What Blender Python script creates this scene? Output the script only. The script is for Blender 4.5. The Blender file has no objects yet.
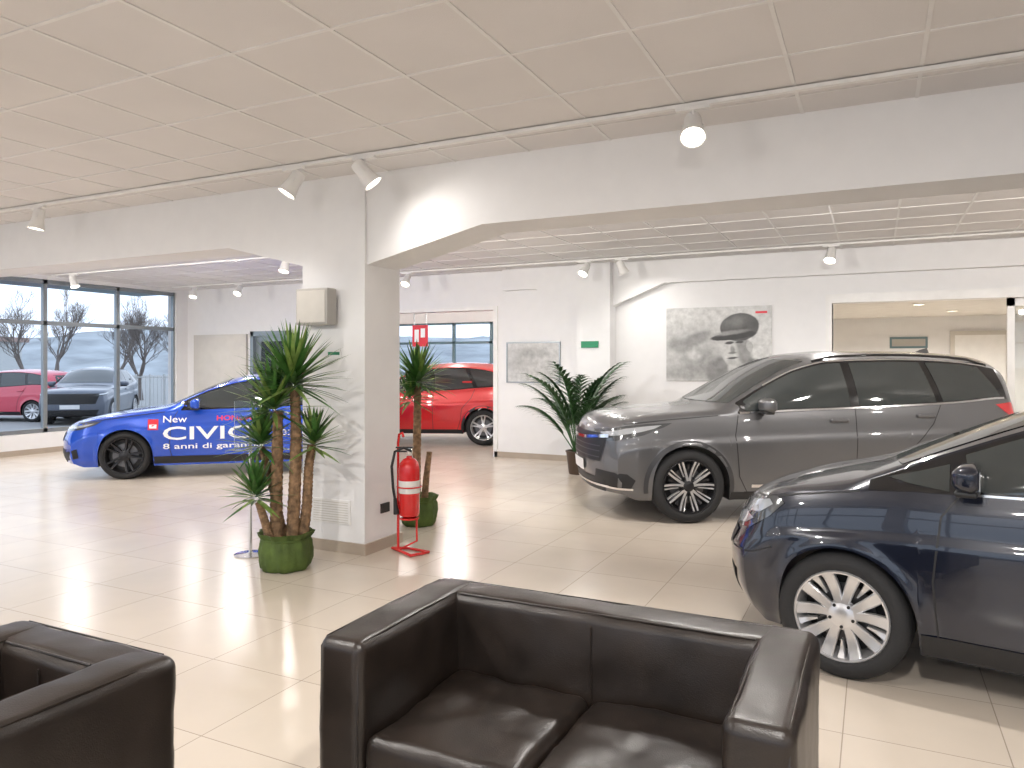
import bpy, bmesh, math, random
from mathutils import Vector, Matrix, noise
from mathutils.bvhtree import BVHTree
from mathutils.geometry import delaunay_2d_cdt
random.seed(7)
YAW=math.radians(26.1); CS=math.cos(YAW); SN=math.sin(YAW)
H=3.1
def W(X,d): return (X*CS-d*SN, X*SN+d*CS)

# ------------------------------------------------------------ materials
def mat(name,col,rough=.5,metal=0,coat=0,var=0.04,nscale=6,bump=0,bscale=60,spec=.5,emit=None,estr=0,coatr=.03):
    m=bpy.data.materials.new(name); m.use_nodes=True
    nt=m.node_tree; b=nt.nodes['Principled BSDF']
    b.inputs['Roughness'].default_value=rough; b.inputs['Metallic'].default_value=metal
    b.inputs['Coat Weight'].default_value=coat; b.inputs['Coat Roughness'].default_value=coatr
    b.inputs['Specular IOR Level'].default_value=spec
    tc=nt.nodes.new('ShaderNodeTexCoord')
    n=nt.nodes.new('ShaderNodeTexNoise'); n.inputs['Scale'].default_value=nscale; n.inputs['Detail'].default_value=3
    nt.links.new(tc.outputs['Object'],n.inputs['Vector'])
    r=nt.nodes.new('ShaderNodeValToRGB')
    r.color_ramp.elements[0].position=.3; r.color_ramp.elements[1].position=.7
    r.color_ramp.elements[0].color=[c*(1-var) for c in col]+[1]
    r.color_ramp.elements[1].color=[min(1,c*(1+var)) for c in col]+[1]
    nt.links.new(n.outputs['Fac'],r.inputs['Fac']); nt.links.new(r.outputs['Color'],b.inputs['Base Color'])
    if bump:
        n2=nt.nodes.new('ShaderNodeTexNoise'); n2.inputs['Scale'].default_value=bscale; n2.inputs['Detail'].default_value=4
        nt.links.new(tc.outputs['Object'],n2.inputs['Vector'])
        bp=nt.nodes.new('ShaderNodeBump'); bp.inputs['Strength'].default_value=bump; bp.inputs['Distance'].default_value=.01
        nt.links.new(n2.outputs['Fac'],bp.inputs['Height']); nt.links.new(bp.outputs['Normal'],b.inputs['Normal'])
    if emit:
        b.inputs['Emission Color'].default_value=list(emit)+[1]; b.inputs['Emission Strength'].default_value=estr
    return m
def glassmat(name,tint=(1,1,1),refl=.12):
    m=bpy.data.materials.new(name); m.use_nodes=True; nt=m.node_tree
    for n in list(nt.nodes): nt.nodes.remove(n)
    o=nt.nodes.new('ShaderNodeOutputMaterial'); mx=nt.nodes.new('ShaderNodeMixShader')
    t=nt.nodes.new('ShaderNodeBsdfTransparent'); g=nt.nodes.new('ShaderNodeBsdfGlossy')
    t.inputs['Color'].default_value=list(tint)+[1]; g.inputs['Roughness'].default_value=.02
    lw=nt.nodes.new('ShaderNodeLayerWeight'); lw.inputs['Blend'].default_value=refl
    nt.links.new(lw.outputs['Fresnel'],mx.inputs['Fac'])
    nt.links.new(t.outputs[0],mx.inputs[1]); nt.links.new(g.outputs[0],mx.inputs[2]); nt.links.new(mx.outputs[0],o.inputs['Surface'])
    return m
M={}
M['wall']=mat('wall_paint',(.82,.815,.815),.7,var=.015,bump=.05,bscale=120)
M['ceil']=mat('ceiling_tile',(.745,.72,.71),.9,var=.03,nscale=1.5,bump=.3,bscale=220)
M['grid']=mat('ceiling_tbar',(.79,.775,.765),.5)
M['base']=mat('baseboard',(.42,.35,.28),.4)
M['alu']=mat('aluminium',(.30,.33,.35),.35,.8)
M['teal']=mat('teal_frame',(.12,.20,.23),.4)
M['white']=mat('white_plastic',(.82,.81,.79),.35)
M['offw']=mat('beige_plastic',(.58,.55,.50),.45)
M['spk']=mat('speaker_grey',(.42,.40,.37),.5)
M['black']=mat('black_plastic',(.012,.012,.013),.5)
M['gblack']=mat('gloss_black',(.008,.008,.009),.12,coat=.5)
M['grblack']=mat('grille_black',(.010,.010,.011),.45)
M['tire']=mat('tire_rubber',(.016,.016,.017),.75,bump=.2,bscale=90)
M['glassd']=mat('tinted_glass',(.034,.040,.040),.03,spec=.8,coat=.3)
M['chrome']=mat('chrome',(.75,.75,.76),.12,1)
M['rimsil']=mat('silver_alloy',(.66,.66,.67),.28,.75)
M['rimdark']=mat('dark_alloy',(.03,.03,.033),.3,.6)
M['steel']=mat('brake_steel',(.13,.13,.135),.35,.9)
M['lampg']=mat('headlamp_glass',(.50,.53,.56),.08,.4,coat=1)
M['lampd']=mat('headlamp_dark',(.10,.105,.11),.1,.4,coat=1)
M['tail']=mat('tail_lamp',(.55,.01,.015),.12,coat=1)
M['plate']=mat('plate_white',(.75,.75,.75),.4)
M['red']=mat('red_enamel',(.60,.012,.012),.25,coat=.5)
M['redtxt']=mat('red_vinyl',(.7,.01,.03),.4)
M['whitetxt']=mat('white_vinyl',(.9,.9,.9),.4)
M['leather']=mat('black_leather',(.019,.0135,.0105),.33,var=.35,nscale=5,bump=.13,bscale=240,spec=.5)
M['leaf']=mat('yucca_leaf',(.055,.15,.03),.4,var=.4,nscale=14)
M['leafy']=mat('yucca_leaf_light',(.20,.30,.07),.4,var=.3,nscale=14)
M['palm']=mat('palm_leaf',(.03,.09,.025),.45,var=.4,nscale=10)
M['trunk']=mat('yucca_trunk',(.23,.14,.075),.85,var=.5,nscale=28,bump=.9,bscale=35)
M['fabric']=mat('green_fabric',(.07,.11,.02),.8,var=.3,nscale=9,bump=.5,bscale=60)
M['soil']=mat('soil',(.04,.028,.02),.95,bump=.8,bscale=60)
M['pot']=mat('brown_pot',(.06,.035,.022),.4)
M['asph']=mat('asphalt',(.33,.335,.33),.85,bump=.2,bscale=30)
M['bark']=mat('bark',(.17,.145,.13),.9)
M['hill']=mat('hillside',(.36,.39,.41),.95,var=.3,nscale=.15)
M['bldg']=mat('building_plaster',(.55,.57,.57),.8)
M['roofm']=mat('roof_sheet',(.36,.26,.23),.7)
M['fence']=mat('fence_paint',(.50,.51,.50),.6)
M['beige']=mat('pale_wall',(.74,.72,.68),.7)
M['lens']=mat('lamp_lens',(1,.95,.85),.3,emit=(1,.92,.80),estr=12)
M['glass']=glassmat('window_glass')
M['acryl']=glassmat('acrylic',(.93,.95,.95),.35)
M['green']=mat('sign_green',(.0,.22,.09),.4)
M['label']=mat('paper_label',(.75,.74,.7),.5)
M['g3']=mat('print_dark',(.13,.13,.13),.5,var=.4,nscale=8)

def floor_mat():
    m=bpy.data.materials.new('floor_tile'); m.use_nodes=True; nt=m.node_tree; b=nt.nodes['Principled BSDF']
    tc=nt.nodes.new('ShaderNodeTexCoord'); mp=nt.nodes.new('ShaderNodeMapping')
    mp.inputs['Location'].default_value=(.12,.2,0)
    br=nt.nodes.new('ShaderNodeTexBrick'); br.offset=0; br.squash=1
    br.inputs['Scale'].default_value=1; br.inputs['Brick Width'].default_value=.6; br.inputs['Row Height'].default_value=.6
    br.inputs['Mortar Size'].default_value=.0025; br.inputs['Mortar Smooth'].default_value=.1
    br.inputs['Color1'].default_value=(.65,.575,.49,1); br.inputs['Color2'].default_value=(.62,.545,.46,1)
    br.inputs['Mortar'].default_value=(.38,.32,.26,1)
    nt.links.new(tc.outputs['Object'],mp.inputs['Vector']); nt.links.new(mp.outputs['Vector'],br.inputs['Vector'])
    n=nt.nodes.new('ShaderNodeTexNoise'); n.inputs['Scale'].default_value=2.2; n.inputs['Detail'].default_value=6
    nt.links.new(tc.outputs['Object'],n.inputs['Vector'])
    mr=nt.nodes.new('ShaderNodeMapRange'); mr.inputs['To Min'].default_value=.93; mr.inputs['To Max'].default_value=1.06
    nt.links.new(n.outputs['Fac'],mr.inputs['Value'])
    hs=nt.nodes.new('ShaderNodeHueSaturation'); nt.links.new(br.outputs['Color'],hs.inputs['Color']); nt.links.new(mr.outputs[0],hs.inputs['Value'])
    nt.links.new(hs.outputs['Color'],b.inputs['Base Color'])
    mr2=nt.nodes.new('ShaderNodeMapRange'); mr2.inputs['To Min'].default_value=.17; mr2.inputs['To Max'].default_value=.29
    nt.links.new(n.outputs['Fac'],mr2.inputs['Value']); nt.links.new(mr2.outputs[0],b.inputs['Roughness'])
    bp=nt.nodes.new('ShaderNodeBump'); bp.inputs['Strength'].default_value=.3; bp.inputs['Distance'].default_value=.002; bp.invert=True
    nt.links.new(br.outputs['Fac'],bp.inputs['Height']); nt.links.new(bp.outputs['Normal'],b.inputs['Normal'])
    return m
M['floor']=floor_mat()
def paint(name,col,metal=.5,rough=.32): return mat(name,col,rough,metal,coat=1,var=.03,nscale=300)

def print_mat(name,bg,blobs,dist=.05):
    m=bpy.data.materials.new(name); m.use_nodes=True; nt=m.node_tree; b=nt.nodes['Principled BSDF']; b.inputs['Roughness'].default_value=.45
    N=nt.nodes.new; L=nt.links.new
    tc=N('ShaderNodeTexCoord'); nz=N('ShaderNodeTexNoise'); nz.inputs['Scale'].default_value=7; nz.inputs['Detail'].default_value=5
    L(tc.outputs['Object'],nz.inputs['Vector'])
    s=N('ShaderNodeVectorMath'); s.operation='SUBTRACT'; s.inputs[1].default_value=(.5,.5,.5); L(nz.outputs['Color'],s.inputs[0])
    s2=N('ShaderNodeVectorMath'); s2.operation='SCALE'; s2.inputs['Scale'].default_value=dist; L(s.outputs[0],s2.inputs[0])
    a=N('ShaderNodeVectorMath'); a.operation='ADD'; L(tc.outputs['Object'],a.inputs[0]); L(s2.outputs[0],a.inputs[1])
    sx=N('ShaderNodeSeparateXYZ'); L(a.outputs[0],sx.inputs[0]); cb=N('ShaderNodeCombineXYZ'); L(sx.outputs['X'],cb.inputs['X']); L(sx.outputs['Z'],cb.inputs['Y'])
    rgb=N('ShaderNodeRGB'); rgb.outputs[0].default_value=(bg,bg,bg*.98,1); cur=rgb.outputs[0]
    for (cx,cz,rx,rz,rot,gr,soft,op) in blobs:
        mp=N('ShaderNodeMapping'); mp.vector_type='TEXTURE'; mp.inputs['Location'].default_value=(cx,cz,0); mp.inputs['Rotation'].default_value=(0,0,rot); mp.inputs['Scale'].default_value=(rx,rz,1)
        L(cb.outputs[0],mp.inputs['Vector']); ln=N('ShaderNodeVectorMath'); ln.operation='LENGTH'; L(mp.outputs[0],ln.inputs[0])
        mr=N('ShaderNodeMapRange'); mr.interpolation_type='SMOOTHSTEP'; mr.inputs['From Min'].default_value=1-soft; mr.inputs['From Max'].default_value=1+soft; mr.inputs['To Min'].default_value=op; mr.inputs['To Max'].default_value=0
        L(ln.outputs['Value'],mr.inputs['Value']); mx=N('ShaderNodeMix'); mx.data_type='RGBA'; L(mr.outputs[0],mx.inputs['Factor']); L(cur,mx.inputs[6]); mx.inputs[7].default_value=(gr,gr,gr*.98,1); cur=mx.outputs[2]
    n3=N('ShaderNodeTexNoise'); n3.inputs['Scale'].default_value=14; n3.inputs['Detail'].default_value=8; L(tc.outputs['Object'],n3.inputs['Vector'])
    mr=N('ShaderNodeMapRange'); mr.inputs['From Min'].default_value=.3; mr.inputs['From Max'].default_value=.7; mr.inputs['To Min'].default_value=.8; mr.inputs['To Max'].default_value=1.15; L(n3.outputs['Fac'],mr.inputs['Value'])
    hs=N('ShaderNodeHueSaturation'); L(cur,hs.inputs['Color']); L(mr.outputs[0],hs.inputs['Value']); L(hs.outputs[0],b.inputs['Base Color'])
    return m

# ------------------------------------------------------------ mesh helpers
def empty(name,loc=(0,0,0),rz=0):
    e=bpy.data.objects.new(name,None); bpy.context.collection.objects.link(e); e.location=loc; e.rotation_euler=(0,0,rz)
    e.empty_display_size=.1; return e
def mk(name,vs,fs,mats,mi=None,parent=None,smooth=False,ang=None,recalc=False):
    me=bpy.data.meshes.new(name); me.from_pydata([tuple(v) for v in vs],[],fs)
    if not isinstance(mats,(list,tuple)): mats=[mats]
    for m in mats: me.materials.append(m)
    if mi: me.polygons.foreach_set('material_index',mi)
    if recalc:
        bm=bmesh.new(); bm.from_mesh(me); bmesh.ops.recalc_face_normals(bm,faces=bm.faces); bm.to_mesh(me); bm.free()
    if smooth:
        me.polygons.foreach_set('use_smooth',[True]*len(me.polygons))
        if ang: me.set_sharp_from_angle(angle=math.radians(ang))
    me.update()
    o=bpy.data.objects.new(name,me); bpy.context.collection.objects.link(o)
    if parent: o.parent=parent
    return o
BF=[(0,3,2,1),(4,5,6,7),(0,1,5,4),(1,2,6,5),(2,3,7,6),(3,0,4,7)]
def boxes(name,L,m,parent=None,bevel=0):
    vs=[];fs=[]
    for (a,b,c,d,e,f) in L:
        k=len(vs); vs+=[(a,c,e),(b,c,e),(b,d,e),(a,d,e),(a,c,f),(b,c,f),(b,d,f),(a,d,f)]
        fs+=[tuple(k+i for i in q) for q in BF]
    o=mk(name,vs,fs,m,parent=parent)
    if bevel:
        bm=bmesh.new(); bm.from_mesh(o.data); bmesh.ops.bevel(bm,geom=bm.edges[:],offset=bevel,segments=2,affect='EDGES',profile=.6); bm.to_mesh(o.data); bm.free()
    return o
def rbox(name,c,dim,r,m,parent=None,bulge=(0,0,0),namp=0,nsc=3,step=.05,rot=None,seed=0):
    hx,hy,hz=[q/2 for q in dim]; r=min(r,hx*.98,hy*.98,hz*.98)
    def ax(h):
        k=4; e=[ -h+r*(1-math.tan(math.pi/4*(1-i/k))) for i in range(k+1)]
        n=max(1,int((2*h-2*r)/step)); mid=[-h+r+(2*h-2*r)*i/n for i in range(1,n)]
        return e+mid+[-q for q in reversed(e)]
    A=[ax(hx),ax(hy),ax(hz)]; hh=[hx,hy,hz]
    vs=[];fs=[];idx={}
    def vid(p):
        k=tuple(round(q,5) for q in p)
        if k in idx: return idx[k]
        inn=Vector([max(-hh[i]+r,min(hh[i]-r,p[i])) for i in range(3)]); d=Vector(p)-inn
        q=inn+d.normalized()*r if d.length>1e-9 else Vector(p)
        un=[p[i]/hh[i] for i in range(3)]
        for i in range(3):
            j,l=[(1,2),(0,2),(0,1)][i]
            if bulge[i] and abs(p[i])>hh[i]-1e-6 or (bulge[i] and abs(un[i])>.5):
                q[i]+=math.copysign(bulge[i],un[i])*(1-un[j]**4)*(1-un[l]**4)*min(1,abs(un[i]))
        if namp:
            nn=noise.noise(Vector((q.x*nsc+seed,q.y*nsc,q.z*nsc)))+.5*noise.noise(Vector((q.x*nsc*2.7+seed,q.y*nsc*2.7,q.z*nsc*2.7)))
            q+=d.normalized()*namp*nn
        idx[k]=len(vs); vs.append(q); return idx[k]
    for a in range(3):
        b,c2=[(1,2),(2,0),(0,1)][a]
        for s in (-1,1):
            for i in range(len(A[b])-1):
                for j in range(len(A[c2])-1):
                    quad=[]
                    for (ii,jj) in ((i,j),(i+1,j),(i+1,j+1),(i,j+1)):
                        p=[0,0,0]; p[a]=s*hh[a]; p[b]=A[b][ii]; p[c2]=A[c2][jj]; quad.append(vid(p))
                    if s<0: quad.reverse()
                    if len(set(quad))==4: fs.append(tuple(quad))
    R=rot.to_matrix() if rot else Matrix.Identity(3); C=Vector(c)
    vs=[C+R@v for v in vs]
    return mk(name,vs,fs,m,parent=parent,smooth=True)
def lathe(name,prof,m,parent=None,seg=32,axis='Z',c=(0,0,0),smooth=True,ang=40,wr=None):
    vs=[];fs=[]
    for (r,z) in prof:
        for i in range(seg):
            a=2*math.pi*i/seg; rr=r*(1+(wr(a,z) if wr else 0))
            x,y=rr*math.cos(a),rr*math.sin(a)
            p=(x,y,z) if axis=='Z' else ((x,z,y) if axis=='Y' else (z,x,y))
            vs.append((p[0]+c[0],p[1]+c[1],p[2]+c[2]))
    n=len(prof)
    for k in range(n-1):
        for i in range(seg):
            j=(i+1)%seg; fs.append((k*seg+i,k*seg+j,(k+1)*seg+j,(k+1)*seg+i))
    for k in (0,n-1):
        if prof[k][0]>1e-4: fs.append(tuple(k*seg+i for i in range(seg)))
    return mk(name,vs,fs,m,parent=parent,smooth=smooth,ang=ang,recalc=True)
def tubedata(pts,rad,seg,vs,fs,nz=0):
    pts=[Vector(p) for p in pts]; n=len(pts); k0=len(vs); up=None
    for i,p in enumerate(pts):
        t=(pts[min(i+1,n-1)]-pts[max(i-1,0)]).normalized()
        if up is None: up=Vector((0,0,1)) if abs(t.z)<.9 else Vector((1,0,0))
        s=t.cross(up).normalized(); up=s.cross(t).normalized()
        r=rad[i] if isinstance(rad,(list,tuple)) else rad
        for j in range(seg):
            a=2*math.pi*j/seg; vs.append(p+(s*math.cos(a)+up*math.sin(a))*r*(1+(random.uniform(-nz,nz) if nz else 0)))
    for i in range(n-1):
        for j in range(seg):
            l=(j+1)%seg; fs.append((k0+i*seg+j,k0+i*seg+l,k0+(i+1)*seg+l,k0+(i+1)*seg+j))
    fs.append(tuple(k0+j for j in reversed(range(seg)))); fs.append(tuple(k0+(n-1)*seg+j for j in range(seg)))
def tube(name,pts,rad,m,parent=None,seg=10,nz=0):
    vs=[];fs=[]; tubedata(pts,rad,seg,vs,fs,nz); return mk(name,vs,fs,m,parent=parent,smooth=True,ang=50)

# ------------------------------------------------------------ ROOM
XL,XR,YF,YB,YE=-13.0,6.0,-5.0,11.0,16.5
boxes('floor',[(XL-.25,XR+.25,YF-.25,YE+.25,-.1,0)],M['floor'])
boxes('ceiling',[(XL-.25,XR+.25,YF-.25,YE+.25,H,H+.15)],M['ceil'])
g=[]; x=.22-.62*22
while x<XR:
    if x>XL: g.append((x-.010,x+.010,YF,YE,H-.006,H+.004))
    x+=.62
y=4.86-.30-.62*16
while y<YE:
    if y>YF: g.append((XL,XR,y-.010,y+.010,H-.0055,H+.004))
    y+=.62
boxes('ceiling_grid',g,M['grid'])
T=.25
boxes('wall_back',[(XL,-11.2,YB,YB+T,0,H),(-11.2,-10.2,YB,YB+T,2.15,H),(-10.2,-8.5,YB,YB+T,0,H),(-8.5,-5.71,YB,YB+T,2.48,H),
  (-5.71,-.52,YB,YB+T,0,H),(-.52,2.4,YB,YB+T,2.42,H),(2.4,XR,YB,YB+T,0,H)],M['wall'])
boxes('wall_left',[(XL-T,XL,YF,10.72,0,.35),(XL-T,XL,YF,10.72,3.03,H),(XL-T,XL,10.72,YE,0,H)],M['wall'])
boxes('wall_right',[(XR,XR+T,YF,YE,0,H)],M['wall'])
boxes('wall_front',[(XL,XR,YF-T,YF,0,.3),(XL,XR,YF-T,YF,2.9,H),(XL,XL+.4,YF-T,YF,.3,2.9),(-4.2,-3.7,YF-T,YF,.3,2.9),(XR-.4,XR,YF-T,YF,.3,2.9)],M['wall'])
boxes('wall_far',[(XL,XR,YE,YE+T,0,1.15),(XL,XR,YE,YE+T,2.62,H),(XL,-12,YE,YE+T,1.15,2.62),(-4,XR,YE,YE+T,1.15,2.62)],M['wall'])
boxes('wall_partition',[(-3.2,-3.0,YB+T,YE,0,H)],M['beige'])
boxes('ceiling_lowered',[(-3.0,XR,YB+T,YE,2.47,2.55)],M['beige'])
boxes('wall_column',[(-4.36,-3.71,4.86,5.35,0,H)],M['wall'])
def extr(name,poly,y0,y1,m):
    n=len(poly); vs=[(p[0],y0,p[1]) for p in poly]+[(p[0],y1,p[1]) for p in poly]
    fs=[tuple(range(n)),tuple(reversed(range(n,2*n)))]+[(i,i+n,(i+1)%n+n,(i+1)%n) for i in range(n)]
    return mk(name,vs,fs,m,recalc=True)
extr('ceiling_beam',[(XL,H),(XL,2.60),(-5.25,2.60),(-4.36,2.38),(-3.71,2.36),(-2.65,2.60),(XR,2.60),(XR,H)],4.89,5.32,M['wall'])
extr('ceiling_beam_rear',[(-5.5,H),(-5.5,2.76),(-4.9,2.76),(-4.14,2.44),(-3.6,2.44),(-2.8,2.76),(XR,2.76),(XR,H)],YB-.14,YB,M['wall'])
boxes('wall_pilaster',[(-4.14,-3.6,YB-.28,YB,0,H)],M['wall'])
boxes('baseboard_back',[(XL,-11.25,YB-.02,YB,0,.09),(-10.15,-8.5,YB-.02,YB,0,.09),(-5.71,-4.14,YB-.02,YB,0,.09),(-3.6,-.6,YB-.02,YB,0,.09),(2.5,XR,YB-.02,YB,0,.09),
   (-4.16,-3.58,YB-.3,YB-.28,0,.09)],M['base'])
boxes('baseboard_left',[(XL,XL+.02,YF,YB,0,.09)],M['base'])
boxes('baseboard_column',[(-4.38,-3.69,4.84,4.86,0,.09),(-3.71,-3.69,4.86,5.35,0,.09),(-4.38,-4.36,4.86,5.35,0,.09),(-4.38,-3.69,5.35,5.37,0,.09)],M['base'])
ys=[10.72,9.44,8.05,6.65,5.25,3.85,2.45,1.05,-.35,-1.75,-3.15,-4.55]
fr=[(XL-.12,XL-.05,a-.035,a+.035,.35,3.03) for a in ys]+[(XL-.12,XL-.05,YF,10.72,z-.035,z+.035) for z in (.39,2.27,2.99)]
w=empty('window_1'); boxes('frame',fr,M['alu'],w); boxes('pane',[(XL-.09,XL-.085,YF,10.72,.36,3.02)],M['glass'],w)
w=empty('window_2'); boxes('frame',[(a-.035,a+.035,YE+.05,YE+.12,1.15,2.62) for a in (-12,-10.9,-9.8,-8.7,-7.6,-6.5,-5.4,-4.05)]+[(-12,-4,YE+.05,YE+.12,z-.03,z+.03) for z in (1.18,2.1,2.6)],M['teal'],w)
boxes('pane',[(-12,-4,YE+.08,YE+.085,1.15,2.62)],M['glass'],w)
w=empty('window_3'); boxes('frame',[(a-.04,a+.04,YF-.15,YF-.08,.3,2.9) for a in [-12.6+1.4*i for i in range(14)]]+[(XL,XR,YF-.15,YF-.08,z-.03,z+.03) for z in (.33,2.2,2.87)],M['alu'],w)
d=empty('door_1'); boxes('frame',[(-11.2,-11.12,YB-.03,YB+T,0,2.2),(-10.28,-10.2,YB-.03,YB+T,0,2.2),(-11.2,-10.2,YB-.03,YB+T,2.1,2.2)],M['alu'],d)
boxes('leaf',[(-11.12,-11.0,YB+.05,YB+.1,0,2.1),(-10.4,-10.28,YB+.05,YB+.1,0,2.1),(-11.0,-10.4,YB+.05,YB+.1,0,.3),(-11.0,-10.4,YB+.05,YB+.1,2.0,2.1)],M['alu'],d)
boxes('glazing',[(-11,-10.4,YB+.07,YB+.075,.3,2.0)],M['acryl'],d)
boxes('trim_1',[(-.60,-.52,YB-.02,YB+T+.01,0,2.5),(-.52,2.4,YB-.02,YB+T+.01,2.38,2.5),(2.4,2.48,YB-.02,YB+T+.01,0,2.5)],M['white'])
boxes('trim_2',[(-5.73,-5.65,YB-.02,YB+T+.01,0,2.52),(-8.56,-8.48,YB-.02,YB+T+.01,0,2.52),(-8.48,-5.73,YB-.02,YB+T+.01,2.46,2.52)],M['white'])
d=empty('door_2'); boxes('frame',[(1.5,1.58,YB+.1,YB+.16,0,2.38),(2.32,2.4,YB+.1,YB+.16,0,2.38),(1.5,2.4,YB+.1,YB+.16,2.28,2.38),(1.5,2.4,YB+.1,YB+.16,0,.1)],M['white'],d)
boxes('glazing',[(1.58,2.32,YB+.13,YB+.135,.1,2.28)],M['acryl'],d)
boxes('partition_panel',[(-12.75,-11.28,YB-.06,YB,0,2.15)],M['offw'])
d=empty('door_3'); boxes('frame',[(1.3,1.38,YE-.06,YE,0,2.1),(2.2,2.28,YE-.06,YE,0,2.1),(1.3,2.28,YE-.06,YE,2.1,2.18)],M['offw'],d); boxes('leaf',[(1.38,2.2,YE-.05,YE-.01,0,2.1)],M['white'],d)
p=empty('wall_sign',(.60,YE,1.86)); boxes('plate',[(-.33,.33,-.03,0,0,.22)],M['teal'],p,bevel=.004); boxes('print',[(-.29,.29,-.034,-.03,.04,.18)],M['spk'],p)

# ------------------------------------------------------------ posters & signs
def flat(name,poly,y,m,parent): return mk(name,[(p[0],y,p[1]) for p in poly],[tuple(range(len(poly)))],m,parent=parent)
p=empty('wall_poster',(-2.80,YB,1.30)); S=1.5; Z=1.08
PM=print_mat('poster_print',.60,[
 (.40,.42,.50,.40,.1,.42,.5,.8),(.25,.25,.30,.22,0,.52,.5,.7),(.45,.62,.22,.09,.35,.22,.4,.8),(.20,.52,.16,.10,-.4,.28,.4,.8),(.50,.30,.25,.16,.2,.25,.5,.7),(.42,.38,.10,.08,0,.56,.5,.8),(.30,.12,.4,.1,0,.30,.5,.6),
 (1.12,.10,.40,.24,.0,.13,.12,1),(.80,.16,.24,.18,.5,.22,.2,.95),(1.02,.20,.12,.12,0,.50,.2,.95),
 (1.00,.46,.20,.27,.18,.50,.07,1),(1.12,.44,.10,.24,.18,.22,.4,.85),(.93,.40,.10,.14,.1,.62,.5,.7),
 (1.20,.50,.045,.075,.2,.42,.15,1),
 (.92,.555,.06,.020,.1,.05,.35,1),(1.06,.565,.055,.018,.1,.05,.35,1),(.965,.46,.030,.055,.1,.22,.5,.85),(.96,.41,.055,.018,.1,.14,.5,.85),(.965,.335,.075,.016,.1,.08,.4,1),(.97,.27,.08,.04,0,.36,.6,.7),
 (1.06,.78,.27,.20,.12,.07,.05,1),(1.0,.86,.16,.08,.2,.20,.7,.7),(.97,.655,.32,.055,.12,.03,.1,1),(.93,.70,.24,.03,.12,.28,.5,.8),
 ],dist=.022)
boxes('panel',[(0,S,-.03,-.0,0,Z)],PM,p,bevel=.004)
flat('logo',[(1.28,1.0),(1.44,1.0),(1.44,.97),(1.28,.97)],-.036,M['redtxt'],p)
p=empty('framed_map',(-5.48,YB,1.24))
boxes('frame',[(0,.96,-.03,0,0,.02),(0,.96,-.03,0,.65,.67),(0,.02,-.03,0,.02,.65),(.94,.96,-.03,0,.02,.65)],M['alu'],p)
MM=print_mat('map_print',.60,[(.3,.35,.25,.2,.4,.42,.5,.8),(.65,.3,.2,.25,.2,.48,.5,.7),(.5,.5,.3,.08,0,.35,.5,.6)],dist=.15)
boxes('print',[(.02,.94,-.02,-.005,.02,.65)],MM,p)
boxes('exit_sign',[(-4.06,-3.78,YB-.30,YB-.28,1.80,1.90)],M['green'])
p=empty('extinguisher_sign',(-7.25,YB+.1,1.86)); boxes('plate',[(-.16,.16,-.02,0,0,.38)],M['redtxt'],p); boxes('symbol',[(-.11,-.02,-.025,-.02,.08,.3),(.02,.11,-.025,-.02,.16,.32)],M['whitetxt'],p)
boxes('rods',[(-.13,-.122,-.014,-.006,.38,.60),(.122,.13,-.014,-.006,.38,.60)],M['alu'],p)
p=empty('wall_speaker',(-4.135,4.86,2.02))
boxes('housing',[(-.165,.165,-.15,-.03,-.15,.15)],M['spk'],p,bevel=.014); boxes('grille',[(-.145,.145,-.156,-.15,-.13,.13)],M['offw'],p,bevel=.002); boxes('bracket',[(-.05,.05,-.03,0,-.08,.08)],M['alu'],p)
p=empty('wall_vent',(-4.05,4.86,.33)); boxes('cover',[(-.2,.2,-.012,0,-.1,.1)],M['white'],p,bevel=.004); boxes('slots',[(-.18,.18,-.014,-.012,-.085+.02*i,-.08+.02*i) for i in range(9)],M['offw'],p)
p=empty('notice_plate',(-4.02,4.86,1.63)); boxes('plate',[(-.07,.07,-.008,0,-.035,.035)],M['white'],p); boxes('print',[(-.06,.06,-.010,-.008,-.005,.02)],M['green'],p)
p=empty('wall_socket',(-3.71,5.13,.34)); boxes('plate',[(0,.012,-.06,.06,-.04,.04)],M['black'],p,bevel=.003)

# ------------------------------------------------------------ spot fixtures
def spot(pos,target,power,size=155,col=(1,.955,.91),blend=1.0):
    pos=Vector(pos); e=empty('track_spotlight',pos)
    d=(Vector(target)-pos); d.normalize(); q=d.to_track_quat('-Z','Y'); R=q.to_matrix()
    boxes('adapter',[(-.10,.10,-.018,.018,-.05,-.030)],M['white'],e,bevel=.004)
    tube('stem',[(0,0,-.03),(0,0,-.09)],.010,M['white'],e)
    piv=Vector((0,0,-.15))
    tube('yoke',[piv+R@Vector((-.055,0,0)),piv+R@Vector((-.06,0,.02)),Vector((0,0,-.085)),piv+R@Vector((.06,0,.02)),piv+R@Vector((.055,0,0))],.006,M['white'],e,seg=6)
    o=lathe('housing',[(.02,.10),(.045,.095),(.052,.07),(.054,0),(.066,-.06),(.078,-.10),(.070,-.10),(.060,-.075)],M['white'],e,seg=24)
    o.matrix_local=Matrix.Translation(piv)@q.to_matrix().to_4x4()
    o=lathe('lens',[(.0001,-.090),(.066,-.088)],M['lens'],e,seg=24); o.matrix_local=Matrix.Translation(piv)@q.to_matrix().to_4x4()
    L=bpy.data.lights.new('lamp','SPOT'); L.energy=power*1.2; L.spot_size=math.radians(size); L.spot_blend=blend; L.shadow_soft_size=.05; L.color=col
    lo=bpy.data.objects.new('bulb',L); bpy.context.collection.objects.link(lo); lo.parent=e
    lo.matrix_local=Matrix.Translation(piv+d*.16)@q.to_matrix().to_4x4()
def track(y,x0,x1):
    boxes('light_track',[(x0,x1,y-.018,y+.018,H-.030,H-.008)],M['white'])
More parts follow.
